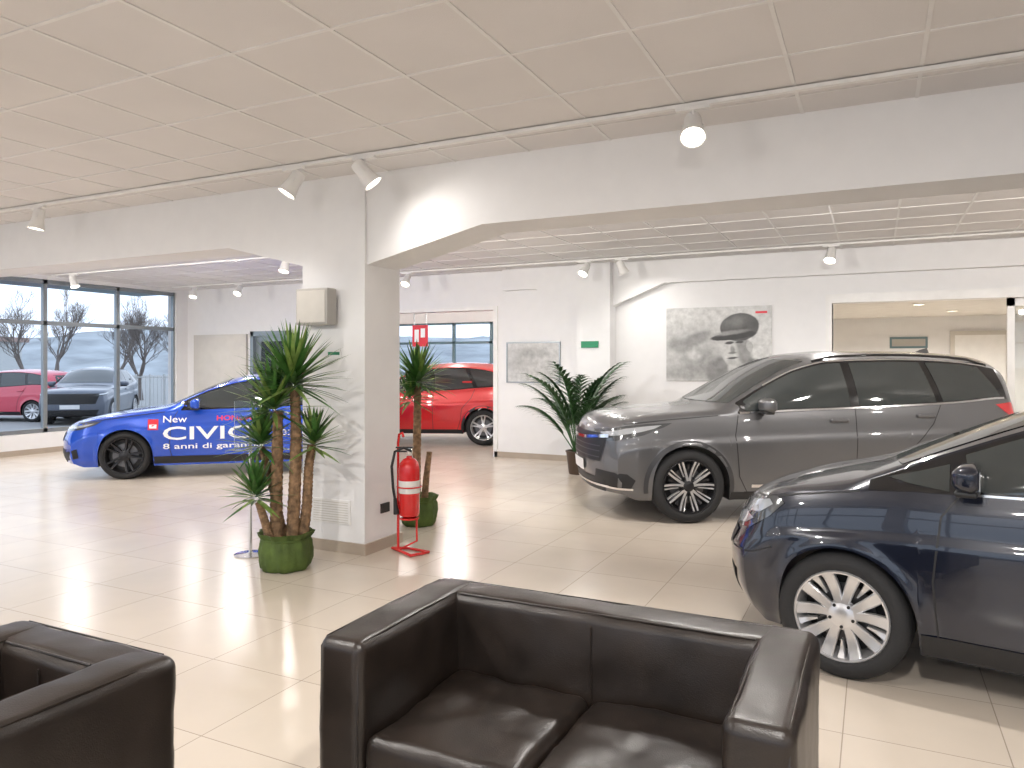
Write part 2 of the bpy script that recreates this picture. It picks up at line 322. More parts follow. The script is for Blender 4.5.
track(4.40,-12.8,5.8); track(10.3,-12.6,5.8); track(0.6,-12.5,5.8); track(8.0,-12.8,-5.0); track(-2.4,-12.5,5.8); track(5.9,-12.5,5.8)  # tracks behind the beam, overhead and behind the camera are unseen additions for light
zt=H
spot((-4.04,4.40,zt),(-4.9,3.6,1.2),40); spot((-3.36,4.40,zt),(-2.6,4.9,2.0),14)
spot((-.965,4.40,zt),(-.45,2.2,0.2),165,135); spot((-7.25,4.40,zt),(-7.6,4.0,0),100,130); spot((3,4.40,zt),(2,5,0),110,130); spot((-10.5,4.4,zt),(-10,4.6,0),110,130)
spot((-3.84,10.3,zt),(-4.6,8,0),70); spot((-3.28,10.3,zt),(-2.4,10.9,.8),20)
spot((-10.8,10.3,zt),(-10.2,8,0),90); spot((-12.2,8.0,zt),(-11,8.2,0),90); spot((-12.0,10.3,zt),(-11.5,9,0),60)
spot((-7,10.3,zt),(-6.8,8,0),90); spot((-.5,10.3,zt),(-1,8.5,0),70); spot((2.5,10.3,zt),(2,8.5,0),90); spot((-7.5,8.0,zt),(-7.5,7,0),100)
for x in (-11.5,-9,-6.5,-4.4,-2.2,0,2.2,4.4): spot((x,5.9,zt),(x+.2,9.3,.6),140)  # added spotlights hidden behind the beam, brighten back wall and suv side
for x in (-10,-6.5,-3,0,3.2): spot((x,.6,zt),(x+.2,2.4,0),185)  # added row of unseen overhead spotlights, lights the near part of the room
for x in (-9,-5,-1,3): spot((x,-2.4,zt),(x,-1.0,0),150)  # added row of unseen spotlights behind the camera, for general light
for (a,b) in ((.6,12.9),(2.8,12.7),(-1.2,14.6),(1.2,14.8),(3.6,14.8)):
    e=empty('recessed_downlight',(a,b,2.47)); lathe('rim',[(.08,-.0),(.09,-.012),(.07,-.015),(.06,-.0)],M['white'],e); lathe('lens',[(.0001,-.004),(.06,-.004)],M['lens'],e)
    L=bpy.data.lights.new('lamp','SPOT'); L.energy=150; L.spot_size=2.9; L.spot_blend=1; L.color=(1,.95,.89); lo=bpy.data.objects.new('bulb',L); bpy.context.collection.objects.link(lo); lo.parent=e; lo.location=(0,0,-.06)
for px in (-8.0,-5.4,-10.6):
    e=empty('pendant_lamp',(px,13.6,H)); tube('stem',[(0,0,0),(0,0,-.25)],.01,M['white'],e); lathe('shade',[(.04,-.25),(.12,-.32),(.13,-.36),(.11,-.36),(.03,-.27)],M['white'],e)
    L=bpy.data.lights.new('lamp','POINT'); L.energy=85; L.shadow_soft_size=.06; L.color=(1,.95,.9); lo=bpy.data.objects.new('bulb',L); bpy.context.collection.objects.link(lo); lo.parent=e; lo.location=(0,0,-.45)

# ------------------------------------------------------------ CARS
def herm(P):
    n=len(P); X=[p[0] for p in P]; Y=[p[1] for p in P]
    D=[(Y[i+1]-Y[i])/(X[i+1]-X[i]) for i in range(n-1)]
    Ms=[D[0]]+[0 if D[i-1]*D[i]<=0 else 2*D[i-1]*D[i]/(D[i-1]+D[i]) for i in range(1,n-1)]+[D[-1]]
    def f(x):
        if x<=X[0]: return Y[0]
        if x>=X[-1]: return Y[-1]
        i=0
        while x>X[i+1]: i+=1
        h=X[i+1]-X[i]; t=(x-X[i])/h
        return (2*t**3-3*t*t+1)*Y[i]+(t**3-2*t*t+t)*h*Ms[i]+(-2*t**3+3*t*t)*Y[i+1]+(t**3-t*t)*h*Ms[i+1]
    return f
def inpoly(p,poly):
    c=False; n=len(poly); j=n-1
    for i in range(n):
        if (poly[i][1]>p[1])!=(poly[j][1]>p[1]) and p[0]<(poly[j][0]-poly[i][0])*(p[1]-poly[i][1])/(poly[j][1]-poly[i][1])+poly[i][0]: c=not c
        j=i
    return c
def wheel(name,parent,cx,cy,R,rr,wd,style,side):
    s=side
    parts_v=[];parts_f=[];mi=[]
    def add(vs,fs,m):
        k=len(parts_v); parts_v.extend(vs); parts_f.extend([tuple(k+i for i in f) for f in fs]); mi.extend([m]*len(fs))
    def lat(prof,m,seg=48):
        vs=[];fs=[]
        for (r,y) in prof:
            for i in range(seg):
                a=2*math.pi*i/seg; vs.append((r*math.cos(a),s*y,r*math.sin(a)))
        for k in range(len(prof)-1):
            for i in range(seg):
                j=(i+1)%seg; fs.append((k*seg+i,k*seg+j,(k+1)*seg+j,(k+1)*seg+i))
        add(vs,fs,m)
    h=wd/2; dark=style in('civic','crv')
    lat([(rr-.005,h-.012),(rr+.012,h+.002),(rr+.03,h+.006),(R-.035,h+.004),(R-.012,h-.012),(R,h-.035),(R,h-.075),(R-.006,h-.078),(R-.006,h-.084),(R,h-.087),(R,-h+.087),(R-.006,-h+.084),(R-.006,-h+.078),(R,-h+.075),(R,-h+.035),(R-.02,-h+.005),(rr,-h)],0)
    lat([(rr+.002,h-.004),(rr-.004,h+.004),(rr-.012,h+.002),(rr-.016,h-.02),(rr-.03,h-.07),(rr-.03,-h)],2 if dark else 1)
    lat([(rr-.02,h-.12),(.02,h-.12)],3)
    lat([(rr*.66,h-.085),(rr*.66,h-.095)],4); lat([(rr*.66,h-.085),(.05,h-.085)],4)
    def spoke(a0,r0,r1,w0,w1,y0,y1,th,m,skew=0):
        vs=[];fs=[];N=6
        for i in range(N+1):
            t=i/N; r=r0+(r1-r0)*t; w=w0+(w1-w0)*t; y=y0+(y1-y0)*t - .012*math.sin(math.pi*t)
            aa=a0+skew*t
            c,sn=math.cos(aa),math.sin(aa)
            for (o,yy) in ((-w,y-.006),(-w*.75,y),(w*.75,y),(w,y-.006),(w,y-th),(-w,y-th)):
                vs.append((r*c-o*sn,s*yy,r*sn+o*c))
        for i in range(N):
            for j in range(6):
                l=(j+1)%6; fs.append((i*6+j,i*6+l,(i+1)*6+l,(i+1)*6+j))
        add(vs,fs,m)
    yh=h-.022; yr=h-.004
    if style=='crv':
        for k in range(5):
            a=2*math.pi*k/5+math.pi/2
            for sg in (-1,1):
                spoke(a+sg*.17,.045,rr-.012,.014,.010,yh,yr,.04,1,skew=sg*.10)
                spoke(a+sg*.17,.045,rr-.012,.022,.020,yh-.006,yr-.006,.04,2,skew=sg*.10)
                spoke(a+sg*.44,.10,rr-.012,.006,.008,yh-.008,yr-.004,.03,1,skew=-sg*.02)
            spoke(a,.10,rr-.05,.012,.018,yh-.018,yr-.018,.02,2)
    elif style=='jazz':
        for k in range(5):
            a=2*math.pi*k/5+math.pi/2
            spoke(a-.21,.04,rr-.01,.019,.030,yh,yr,.03,1,skew=-.10)
            spoke(a+.21,.04,rr-.01,.019,.030,yh,yr,.03,1,skew=.10)
            spoke(a+math.pi/5,.12,rr-.01,.004,.020,yh-.008,yr-.006,.03,1)
    elif style=='hrv':
        for k in range(5):
            a=2*math.pi*k/5+math.pi/2
            spoke(a-.12,.045,rr-.01,.016,.014,yh,yr,.04,1,skew=-.05); spoke(a+.12,.045,rr-.01,.016,.014,yh,yr,.04,1,skew=.05)
    else:
        for k in range(10):
            a=2*math.pi*k/10+math.pi/2
            spoke(a+(.1 if k%2 else -.1),.045,rr-.01,.016,.014,yh,yr,.04,2,skew=.04 if k%2 else -.04)
    lat([(.075,yh-.03),(.07,yh-.004),(.045,yh+.001),(.035,yh+.006),(.0005,yh+.006)],2 if dark else 1,seg=24)
    for k in range(5):
        a=2*math.pi*(k+.5)/5+math.pi/2; c=(.056*math.cos(a),.056*math.sin(a)); vs=[];n=8
        for y in (yh-.006,yh+.004):
            for i in range(n): vs.append((c[0]+.008*math.cos(i*math.pi/4),s*y,c[1]+.008*math.sin(i*math.pi/4)))
        add(vs,[(i,(i+1)%n,n+(i+1)%n,n+i) for i in range(n)]+[tuple(range(n,2*n))],3)
    rim=M['rimsil']
    o=mk(name,parts_v,parts_f,[M['tire'],rim,M['rimdark'],M['black'],M['steel']],mi,parent=parent,smooth=True,ang=35,recalc=True)
    o.location=(cx,cy,R); return o

class Car:
    def __init__(s,name,S,X,d,theta,pm,gz=0):
        s.S=S; hw=S['hw']; a=math.radians(theta)+YAW
        x0,y0=W(X,d); x0+=-math.sin(a)*(hw-.02); y0+=math.cos(a)*(hw-.02)
        s.e=empty(name,(x0,y0,gz),a); s.pm=pm
        s.top=herm(S['top']); s.belt=herm(S['belt']); s.rail=herm(S['rail']); s.rw=herm(S['railw']); s.plan=herm(S['plan']); s.sp=herm(S['sprof']); s.low=herm(S['low'])
        s.nose=herm(S['nose']); s.tailp=herm(S['tail'])
        s.body(); s.common()
    def wid(s,x,z):
        S=s.S; zb=s.belt(x); v=(z-.2)/(zb-.2)
        w=S['hw']*s.plan(x)*s.sp(v)
        for ax in (0,S['wb']):
            q=math.hypot(x-ax,z-S['R'])-S['aR']
            w+=.016*math.exp(-(max(0,q)/.045)**2)*(1 if z<S['R']+S['aR']+.25 else .6)
        return w
    def deform(s,x,y,z):
        S=s.S; q=abs(y)/S['hw']; dx=0; xa=-.22
        if x<xa:
            F=(xa-x)/(xa-S['xf']); dx+=S['bowf']*q**2.6*F**1.4+s.nose(z)*F**2
        xb=S['wb']+.25
        if x>xb:
            F=(x-xb)/(S['xr']-xb); dx-=S['bowr']*q**2.6*F**1.4+s.tailp(z)*F**2
        return Vector((x+dx,y,z))
    def body(s):
        S=s.S; xs=[]; x=S['xf']
        for a in (0,S['wb']):
            for k in range(0,25):
                xs.append(a+S['aR']*math.cos(math.pi*k/24))
            xs+= [a-S['aR']-.006,a+S['aR']+.006]
        n=int((S['xr']-S['xf'])/.035)
        for i in range(n+1):
            x=S['xf']+(S['xr']-S['xf'])*i/n
            if all(abs(x-q)>.012 for q in xs): xs.append(x)
        for k in (.008,.018): xs+= [S['xf']+k,S['xr']-k]
        xs=sorted(xs)
        NS,NG,NR=28,7,9; rows=[]
        for x in xs:
            zl=s.low(x)
            for a in (0,S['wb']):
                if abs(x-a)<=S['aR']+1e-6: zl=max(zl,S['R']+math.sqrt(max(0,S['aR']**2-(x-a)**2)))
            zb=s.belt(x); zt=s.top(x); zr=min(max(s.rail(x),zb+.004),zt-.002); P=[]
            for j in range(NS+1):
                z=zl+(zb-zl)*j/NS; P.append((s.wid(x,z),z))
            wb=P[-1][0]; wr=min(S['hw']*s.rw(x),wb-.01)
            for j in range(1,NG+1):
                t=j/NG; P.append((wb+(wr-wb)*t+.025*math.sin(math.pi*t)*min(1,(zr-zb)/.3),zb+(zr-zb)*t))
            for j in range(1,NR+1):
                q=j/NR; P.append((wr*(1-q),zr+(zt-zr)*(1-(1-q)**2.3)))
            rows.append((x,P))
        NP=NS+NG+NR+1; ring=2*NP-1; vs=[];fs=[];mi=[]
        for (x,P) in rows:
            full=[(-w,z) for (w,z) in P]+[(w,z) for (w,z) in reversed(P[:-1])]
            for (y,z) in full: vs.append(s.deform(x,y,z))
        for i in range(len(rows)-1):
            for j in range(ring-1):
                fs.append((i*ring+j,i*ring+j+1,(i+1)*ring+j+1,(i+1)*ring+j)); mi.append(0)
            fs.append((i*ring+ring-1,i*ring,(i+1)*ring,(i+1)*ring+ring-1)); mi.append(1)
        for (ri,flip) in ((0,False),(len(rows)-1,True)):
            x,P=rows[ri]; base=ri*ring; grid=[]
            for j in range(NS+NG):
                w,z=P[j]; r=[base+j]
                for k in range(1,2*NR):
                    y=-w+2*w*k/(2*NR); r.append(len(vs)); vs.append(s.deform(x,y,z))
                r.append(base+ring-1-j); grid.append(r)
            grid.append([base+NS+NG+k for k in range(2*NR+1)])
            for j in range(len(grid)-1):
                for k in range(2*NR):
                    q=(grid[j][k],grid[j][k+1],grid[j+1][k+1],grid[j+1][k]); fs.append(q if not flip else tuple(reversed(q))); mi.append(0)
        mk('body',vs,fs,[s.pm,M['black']],mi,parent=s.e,smooth=True,ang=38,recalc=True)
        s.bvh=BVHTree.FromPolygons([tuple(v) for v in vs],fs)
    def proj(s,u,v,pl,off):
        o,d={'L':((u,-3,v),(0,1,0)),'R':((u,3,v),(0,-1,0)),'F':((-4,u,v),(1,0,0)),'B':((8,u,v),(-1,0,0)),'T':((u,v,4),(0,0,-1))}[pl]
        o=Vector(o); d=Vector(d); h=s.bvh.ray_cast(o,d)
        if h[0] is None or h[3]>5.9:
            g=o+d*(3-s.S['hw'] if pl in 'LR' else 3); h=s.bvh.find_nearest(g)
        p,n=h[0],h[1]
        if n.dot(d)>0: n=-n
        return p+n*off
    def decal(s,name,poly,pl,off,m,res=.06):
        if pl=='LR':
            s.decal(name,poly,'L',off,m,res); s.decal(name,poly,'R',off,m,res); return
        B=[]; n=len(poly)
        for i in range(n):
            a=Vector(poly[i]); b=Vector(poly[(i+1)%n]); L=(b-a).length
            if L<1e-4: continue
            k=max(1,int(L/res)); B+=[a+(b-a)*j/k for j in range(k)]
        E=[(i,(i+1)%len(B)) for i in range(len(B))]
        x0=min(p.x for p in B);x1=max(p.x for p in B);y0=min(p.y for p in B);y1=max(p.y for p in B)
        P=list(B); bp=[(p.x,p.y) for p in B]; x=x0+res/2
        while x<x1:
            y=y0+res/2
            while y<y1:
                if inpoly((x,y),bp) and min((Vector((x,y))-b).length for b in B)>res*.35: P.append(Vector((x,y)))
                y+=res
            x+=res
        r=delaunay_2d_cdt(P,E,[],1,1e-6)
        vs=[s.proj(v.x,v.y,pl,off) for v in r[0]]
        if r[2]: mk(name,vs,[tuple(f) for f in r[2]],m,parent=s.e,smooth=True)
    def strip(s,name,pts,w,pl,off,m,res=.04):
        if pl=='LR':
            s.strip(name,pts,w,'L',off,m,res); s.strip(name,pts,w,'R',off,m,res); return
        Q=[]
        for i in range(len(pts)-1):
            a=Vector(pts[i]);b=Vector(pts[i+1]); k=max(1,int((b-a).length/res)); Q+=[a+(b-a)*j/k for j in range(k)]
        Q.append(Vector(pts[-1])); vs=[];fs=[]
        for i,p in enumerate(Q):
            t=(Q[min(i+1,len(Q)-1)]-Q[max(0,i-1)]).normalized(); n=Vector((-t.y,t.x))
            for sg in (-1,1):
                q=p+n*sg*w/2; vs.append(s.proj(q.x,q.y,pl,off))
        for i in range(len(Q)-1): fs.append((2*i,2*i+1,2*i+3,2*i+2))
        mk(name,vs,fs,m,parent=s.e,smooth=True)
    def text(s,name,txt,x,z,width,height,m,off=.006,bold=0):
        c=bpy.data.curves.new(name,'FONT'); c.body=txt; c.resolution_u=3; c.offset=bold
        to=bpy.data.objects.new('tmp',c); bpy.context.collection.objects.link(to)
        bpy.context.view_layer.update(); dg=bpy.context.evaluated_depsgraph_get(); me=to.evaluated_get(dg).to_mesh()
        X=[v.co.x for v in me.vertices]; Y=[v.co.y for v in me.vertices]
        sx=width/(max(X)-min(X)); sy=height/(max(Y)-min(Y)); mx=min(X); my=min(Y)
        vs=[s.proj(x+(v.co.x-mx)*sx,z+(v.co.y-my)*sy,'L',off) for v in me.vertices]; fs=[tuple(p.vertices) for p in me.polygons]
        to.evaluated_get(dg).to_mesh_clear(); bpy.data.objects.remove(to); mk(name,vs,fs,m,parent=s.e)
    def pane(s,x0b,x0t,x1b,x1t,mb=.02,mt=.035):
        bot=[];top=[];N=14
        for i in range(N+1):
            t=i/N; xb=x0b+(x1b-x0b)*t; xt=x0t+(x1t-x0t)*t
            zb=s.belt(xb)+mb; zt=max(s.rail(xt)-mt,zb+.004)
            bot.append((xb,zb)); top.append((xt,zt))
        return bot+top[::-1]
    def common(s):
        S=s.S
        for a in (0,S['wb']):
            for sd in (-1,1):
                wheel('wheel',s.e,a,sd*(S['hw']-.02-S['tw']/2),S['R'],S['rr'],S['tw'],S['style'],sd)
        A=S['dlo']
        s.decal('window_surround',s.pane(*A,mb=.0,mt=.012) if len(A)==4 else A,'LR',.003,M['gblack'],.06)
        for q in S['panes']: s.decal('side_glass',s.pane(*q) if not isinstance(q[0],tuple) else list(q),'LR',.006,M['glassd'],.06)
        s.decal('windscreen',S['ws'],'F',.004,M['glassd'],.07); s.decal('rear_glass',S['rg'],'B',.004,M['glassd'],.07)
        for g in S['gaps']: s.strip('panel_gap',g,.009,'LR',.002,M['black'])
        s.decal('headlight',S['hl'],'LR',.004,M['lampd'],.04)
        for q in S['hl2']: s.decal('headlight_lens',q,'LR',.007,M['lampg'],.04)
        s.decal('tail_light',S['tl'],'LR',.004,M['tail'],.04)
        s.decal('grille',S['gr'],'F',.006,M['grblack'],.06); s.decal('lower_intake',S['li'],'F',.006,M['black'],.06)
        s.decal('plate',[(-.24,S['pz']),(.24,S['pz']),(.24,S['pz']+.11),(-.24,S['pz']+.11)],'F',.02,M['plate'])
        if S.get('clad'):
            for a in (0,S['wb']):
                s.strip('arch_trim',[(a+(S['aR']+.022)*math.cos(t),S['R']+(S['aR']+.022)*math.sin(t)) for t in [math.pi*(-.05+1.1*i/30) for i in range(31)]],.045,'LR',.006,S['cladm'])
        c=S['aR']+.01; s.decal('sill',[(c,.20),(S['wb']-c,.20),(S['wb']-c,.30),(c,.30)],'LR',.005,M['black'],.08)
        for (hx,hz) in S['handles']:
            for pl,sg in (('L',-1),('R',1)):
                p=s.proj(hx,hz,pl,.016); rbox('door_handle',p,(.19,.035,.035),.015,S.get('hm') or s.pm,s.e)
        mx,mz=S['mirror']; k=S.get('ms',1)
        for sg in (-1,1):
            w=s.wid(mx,s.belt(mx)-.01)
            o=rbox('mirror_shell',(0,0,0),(.12*k,.235*k,.145*k),.038,s.pm,s.e)
            for v in o.data.vertices:
                f=max(0,-v.co.x/(.06*k)); v.co.y*=1-.28*f; v.co.z*=1-.30*f
                if v.co.y*sg>0: v.co.z*=1-.25*(v.co.y*sg/(.117*k))**2
            o.location=(mx,sg*(w+.12*k),mz+.03)
            rbox('mirror_foot',(mx-.01,sg*(w-.0),mz-.045),(.07*k,.13,.028),.013,M['black'],s.e)
            rbox('mirror_base',(mx,sg*(w+.11*k),mz-.04*k),(.10*k,.17*k,.03),.014,M['black'],s.e)
            boxes('mirror_glass',[(mx+.058*k,mx+.062*k,sg*(w+.12*k)-.095*k,sg*(w+.12*k)+.085*k,mz-.015,mz+.075*k)],M['chrome'],s.e)

SPR=[(-.1,.90),(0,.925),(.1,.960),(.22,.975),(.30,.985),(.45,.992),(.60,.999),(.68,1.0),(.735,.982),(.80,.974),(.92,.955),(1.0,.935)]
CRV=dict(xf=-.91,xr=3.69,wb=2.66,R=.36,aR=.40,rr=.262,tw=.235,hw=.925,style='crv',
 top=[(-.91,.86),(-.885,.96),(-.81,1.025),(-.5,1.08),(0,1.12),(.28,1.145),(.42,1.20),(.80,1.43),(1.12,1.59),(1.4,1.665),(1.8,1.695),(2.6,1.69),(3.2,1.66),(3.46,1.61),(3.53,1.48),(3.62,1.18),(3.67,1.02),(3.69,.93)],
 belt=[(-.91,.82),(-.87,.91),(-.6,.985),(0,1.035),(.45,1.06),(1.0,1.085),(2,1.12),(2.8,1.16),(3.3,1.20),(3.55,1.10),(3.69,.90)],
 rail=[(-.91,.84),(-.87,.93),(-.6,1.01),(0,1.065),(.32,1.09),(.5,1.175),(.85,1.37),(1.18,1.515),(1.5,1.585),(2.2,1.605),(2.7,1.59),(3.1,1.55),(3.4,1.48),(3.5,1.39),(3.6,1.15),(3.69,.915)],
 railw=[(-.91,.84),(0,.84),(.32,.86),(.8,.79),(1.2,.755),(2.2,.75),(3.2,.735),(3.5,.735),(3.69,.82)],
 plan=[(-.91,.90),(-.6,.955),(0,.985),(.7,1),(2.4,1),(3.0,.985),(3.69,.90)],
 sprof=SPR,low=[(-.91,.28),(-.6,.22),(0,.22),(2.66,.22),(3.1,.26),(3.69,.36)],
 nose=[(.2,.12),(.35,.03),(.55,0),(.8,.01),(1.0,.05)],tail=[(.3,.05),(.5,0),(.75,.02),(1,.05),(1.5,.0)],bowf=.29,bowr=.2,
 dlo=(.50,.50,3.36,3.30),panes=[(.58,.58,1.66,1.62),(1.75,1.71,2.56,2.46),(2.63,2.53,3.28,3.1)],
 ws=[(-.72,1.16),(.72,1.16),(.60,1.575),(.3,1.60),(-.3,1.60),(-.60,1.575)],rg=[(-.6,1.15),(.6,1.15),(.52,1.48),(-.52,1.48)],
 gaps=[[(.50,1.05),(.46,.85),(.50,.45),(.58,.30)],[(1.70,1.11),(1.69,.6),(1.70,.30)],[(2.60,1.14),(2.50,.95),(2.28,.72),(2.24,.5),(2.2,.30)],[(.55,.30),(2.2,.30)],[(-.62,.96),(-.2,1.005),(.3,1.045)]],
 hl=[(-.84,.89),(-.6,.945),(-.40,.965),(-.16,.975),(-.24,.935),(-.45,.855),(-.70,.80),(-.84,.79)],hl2=[[(-.80,.87),(-.6,.92),(-.40,.945),(-.26,.955),(-.34,.92),(-.46,.89),(-.80,.83)]],
 tl=[(3.2,1.14),(3.4,1.16),(3.56,1.10),(3.64,.92),(3.45,.90),(3.38,1.02)],gr=[(-.60,.58),(.60,.58),(.70,.86),(-.70,.86)],li=[(-.6,.28),(.6,.28),(.68,.42),(-.68,.42)],pz=.45,clad=True,cladm=None,
 handles=[(1.52,.99),(2.42,1.03)],mirror=(.74,1.12))
JAZ=dict(xf=-.75,xr=3.25,wb=2.53,R=.31,aR=.338,rr=.222,tw=.19,hw=.847,style='jazz',ms=.9,
 top=[(-.75,.67),(-.73,.75),(-.65,.82),(-.4,.90),(-.1,.975),(.05,1.02),(.3,1.13),(.7,1.30),(1.05,1.43),(1.4,1.505),(1.9,1.52),(2.5,1.49),(2.95,1.43),(3.05,1.35),(3.18,1.05),(3.22,.92),(3.25,.8)],
 belt=[(-.75,.65),(-.68,.75),(-.45,.85),(0,.925),(.3,.95),(.6,.955),(1.0,.97),(2,1.03),(2.6,1.07),(3.0,1.05),(3.25,.78)],
 rail=[(-.75,.66),(-.68,.775),(-.45,.87),(0,.95),(.12,.995),(.4,1.115),(.8,1.275),(1.1,1.37),(1.5,1.435),(1.9,1.445),(2.4,1.41),(2.8,1.32),(3.02,1.2),(3.15,1.0),(3.25,.79)],
 railw=[(-.78,.84),(0,.86),(.3,.85),(.8,.79),(1.2,.76),(2.2,.75),(3,.74),(3.25,.82)],
 plan=[(-.78,.88),(-.5,.95),(0,.985),(.6,1),(2.2,1),(2.8,.985),(3.25,.90)],
 sprof=SPR,low=[(-.78,.25),(-.5,.19),(0,.19),(2.53,.19),(2.9,.23),(3.25,.32)],
 nose=[(.2,.10),(.35,.02),(.5,0),(.62,.04),(.8,.09)],tail=[(.3,.05),(.5,0),(1,.03),(1.5,.0)],bowf=.33,bowr=.2,
 dlo=(.12,.12,2.95,2.85),panes=[((.20,1.005),(.30,.985),(.46,.965),(.46,1.085),(.34,1.045)),(.54,.52,1.48,1.44),(1.56,1.52,2.32,2.22),(2.39,2.30,2.85,2.68)],
 ws=[(-.66,1.06),(.66,1.06),(.55,1.38),(.3,1.43),(-.3,1.43),(-.55,1.38)],rg=[(-.55,1.05),(.55,1.05),(.48,1.34),(-.48,1.34)],
 gaps=[[(.50,.95),(.43,.85),(.40,.55),(.42,.28)],[(1.52,1.0),(1.50,.6),(1.52,.28)],[(2.36,1.04),(2.28,.9),(2.13,.65),(2.08,.45),(2.05,.28)],[(.42,.28),(2.05,.28)],[(-.50,.825),(-.2,.885),(.08,.93)],[(-.62,.53),(-.46,.55),(-.34,.60)]],
 hl=[(-.66,.745),(-.50,.82),(-.32,.86),(-.28,.83),(-.36,.75),(-.48,.67),(-.66,.62)],hl2=[[(-.50,.80),(-.36,.84),(-.34,.815),(-.42,.76),(-.52,.74)],[(-.62,.70),(-.54,.735),(-.46,.72),(-.52,.68),(-.62,.65)]],
 tl=[(2.98,1.04),(3.10,1.04),(3.18,.9),(3.2,.75),(3.0,.74),(2.95,.9)],gr=[(-.5,.52),(.5,.52),(.56,.62),(-.56,.62)],li=[(-.5,.25),(.5,.25),(.6,.40),(-.6,.40)],pz=.41,
 handles=[(1.36,.86),(2.18,.90)],mirror=(.54,1.02))
CIV=dict(xf=-.90,xr=3.65,wb=2.735,R=.32,aR=.352,rr=.242,tw=.235,hw=.90,style='civic',
 top=[(-.90,.64),(-.87,.70),(-.75,.76),(-.4,.84),(.1,.92),(.45,.975),(.65,1.06),(1.0,1.23),(1.35,1.355),(1.7,1.41),(2.1,1.42),(2.6,1.39),(3.0,1.30),(3.4,1.14),(3.55,1.05),(3.62,.97),(3.65,.85)],
 belt=[(-.90,.62),(-.82,.69),(-.55,.765),(0,.85),(.5,.905),(1.0,.925),(2,.95),(2.7,.985),(3.2,1.0),(3.5,.98),(3.65,.83)],
 rail=[(-.90,.63),(-.82,.71),(-.55,.785),(0,.875),(.5,.94),(.75,1.06),(1.1,1.21),(1.5,1.315),(1.9,1.345),(2.4,1.32),(2.8,1.24),(3.2,1.10),(3.5,1.0),(3.65,.84)],
 railw=[(-.90,.84),(0,.86),(.5,.87),(1.0,.79),(1.5,.73),(2.2,.71),(3,.70),(3.4,.78),(3.65,.84)],
 plan=[(-.90,.90),(-.6,.955),(0,.985),(.7,1),(2.4,1),(3.0,.985),(3.65,.90)],
 sprof=SPR,low=[(-.90,.22),(-.6,.17),(0,.17),(2.735,.17),(3.1,.21),(3.65,.32)],
 nose=[(.2,.06),(.35,.0),(.5,0),(.7,.06),(.9,.08)],tail=[(.3,.05),(.5,0),(1,.03),(1.5,.0)],bowf=.32,bowr=.2,
 dlo=(.70,.70,3.12,3.0),panes=[(.78,.78,1.68,1.60),(1.76,1.68,2.55,2.40),(2.62,2.47,3.02,2.85)],
 ws=[(-.70,1.0),(.70,1.0),(.55,1.29),(.3,1.34),(-.3,1.34),(-.55,1.29)],rg=[(-.55,1.05),(.55,1.05),(.48,1.26),(-.48,1.26)],
 gaps=[[(.66,.91),(.58,.75),(.56,.4),(.60,.26)],[(1.70,.94),(1.69,.6),(1.70,.26)],[(2.58,.97),(2.5,.8),(2.32,.6),(2.28,.45),(2.2,.26)],[(.60,.26),(2.2,.26)],[(-.62,.75),(-.2,.81),(.5,.90)]],
 hl=[(-.80,.70),(-.5,.76),(-.28,.785),(-.36,.735),(-.55,.67),(-.80,.64)],hl2=[[(-.76,.69),(-.5,.735),(-.36,.755),(-.45,.72),(-.58,.69),(-.76,.665)]],
 tl=[(3.2,.96),(3.4,.96),(3.6,.93),(3.6,.82),(3.4,.84)],gr=[(-.5,.50),(.5,.50),(.58,.62),(-.58,.62)],li=[(-.6,.2),(.6,.2),(.66,.40),(-.66,.40)],pz=.42,
 handles=[(1.52,.83),(2.40,.86)],mirror=(.90,.98),hm=None)
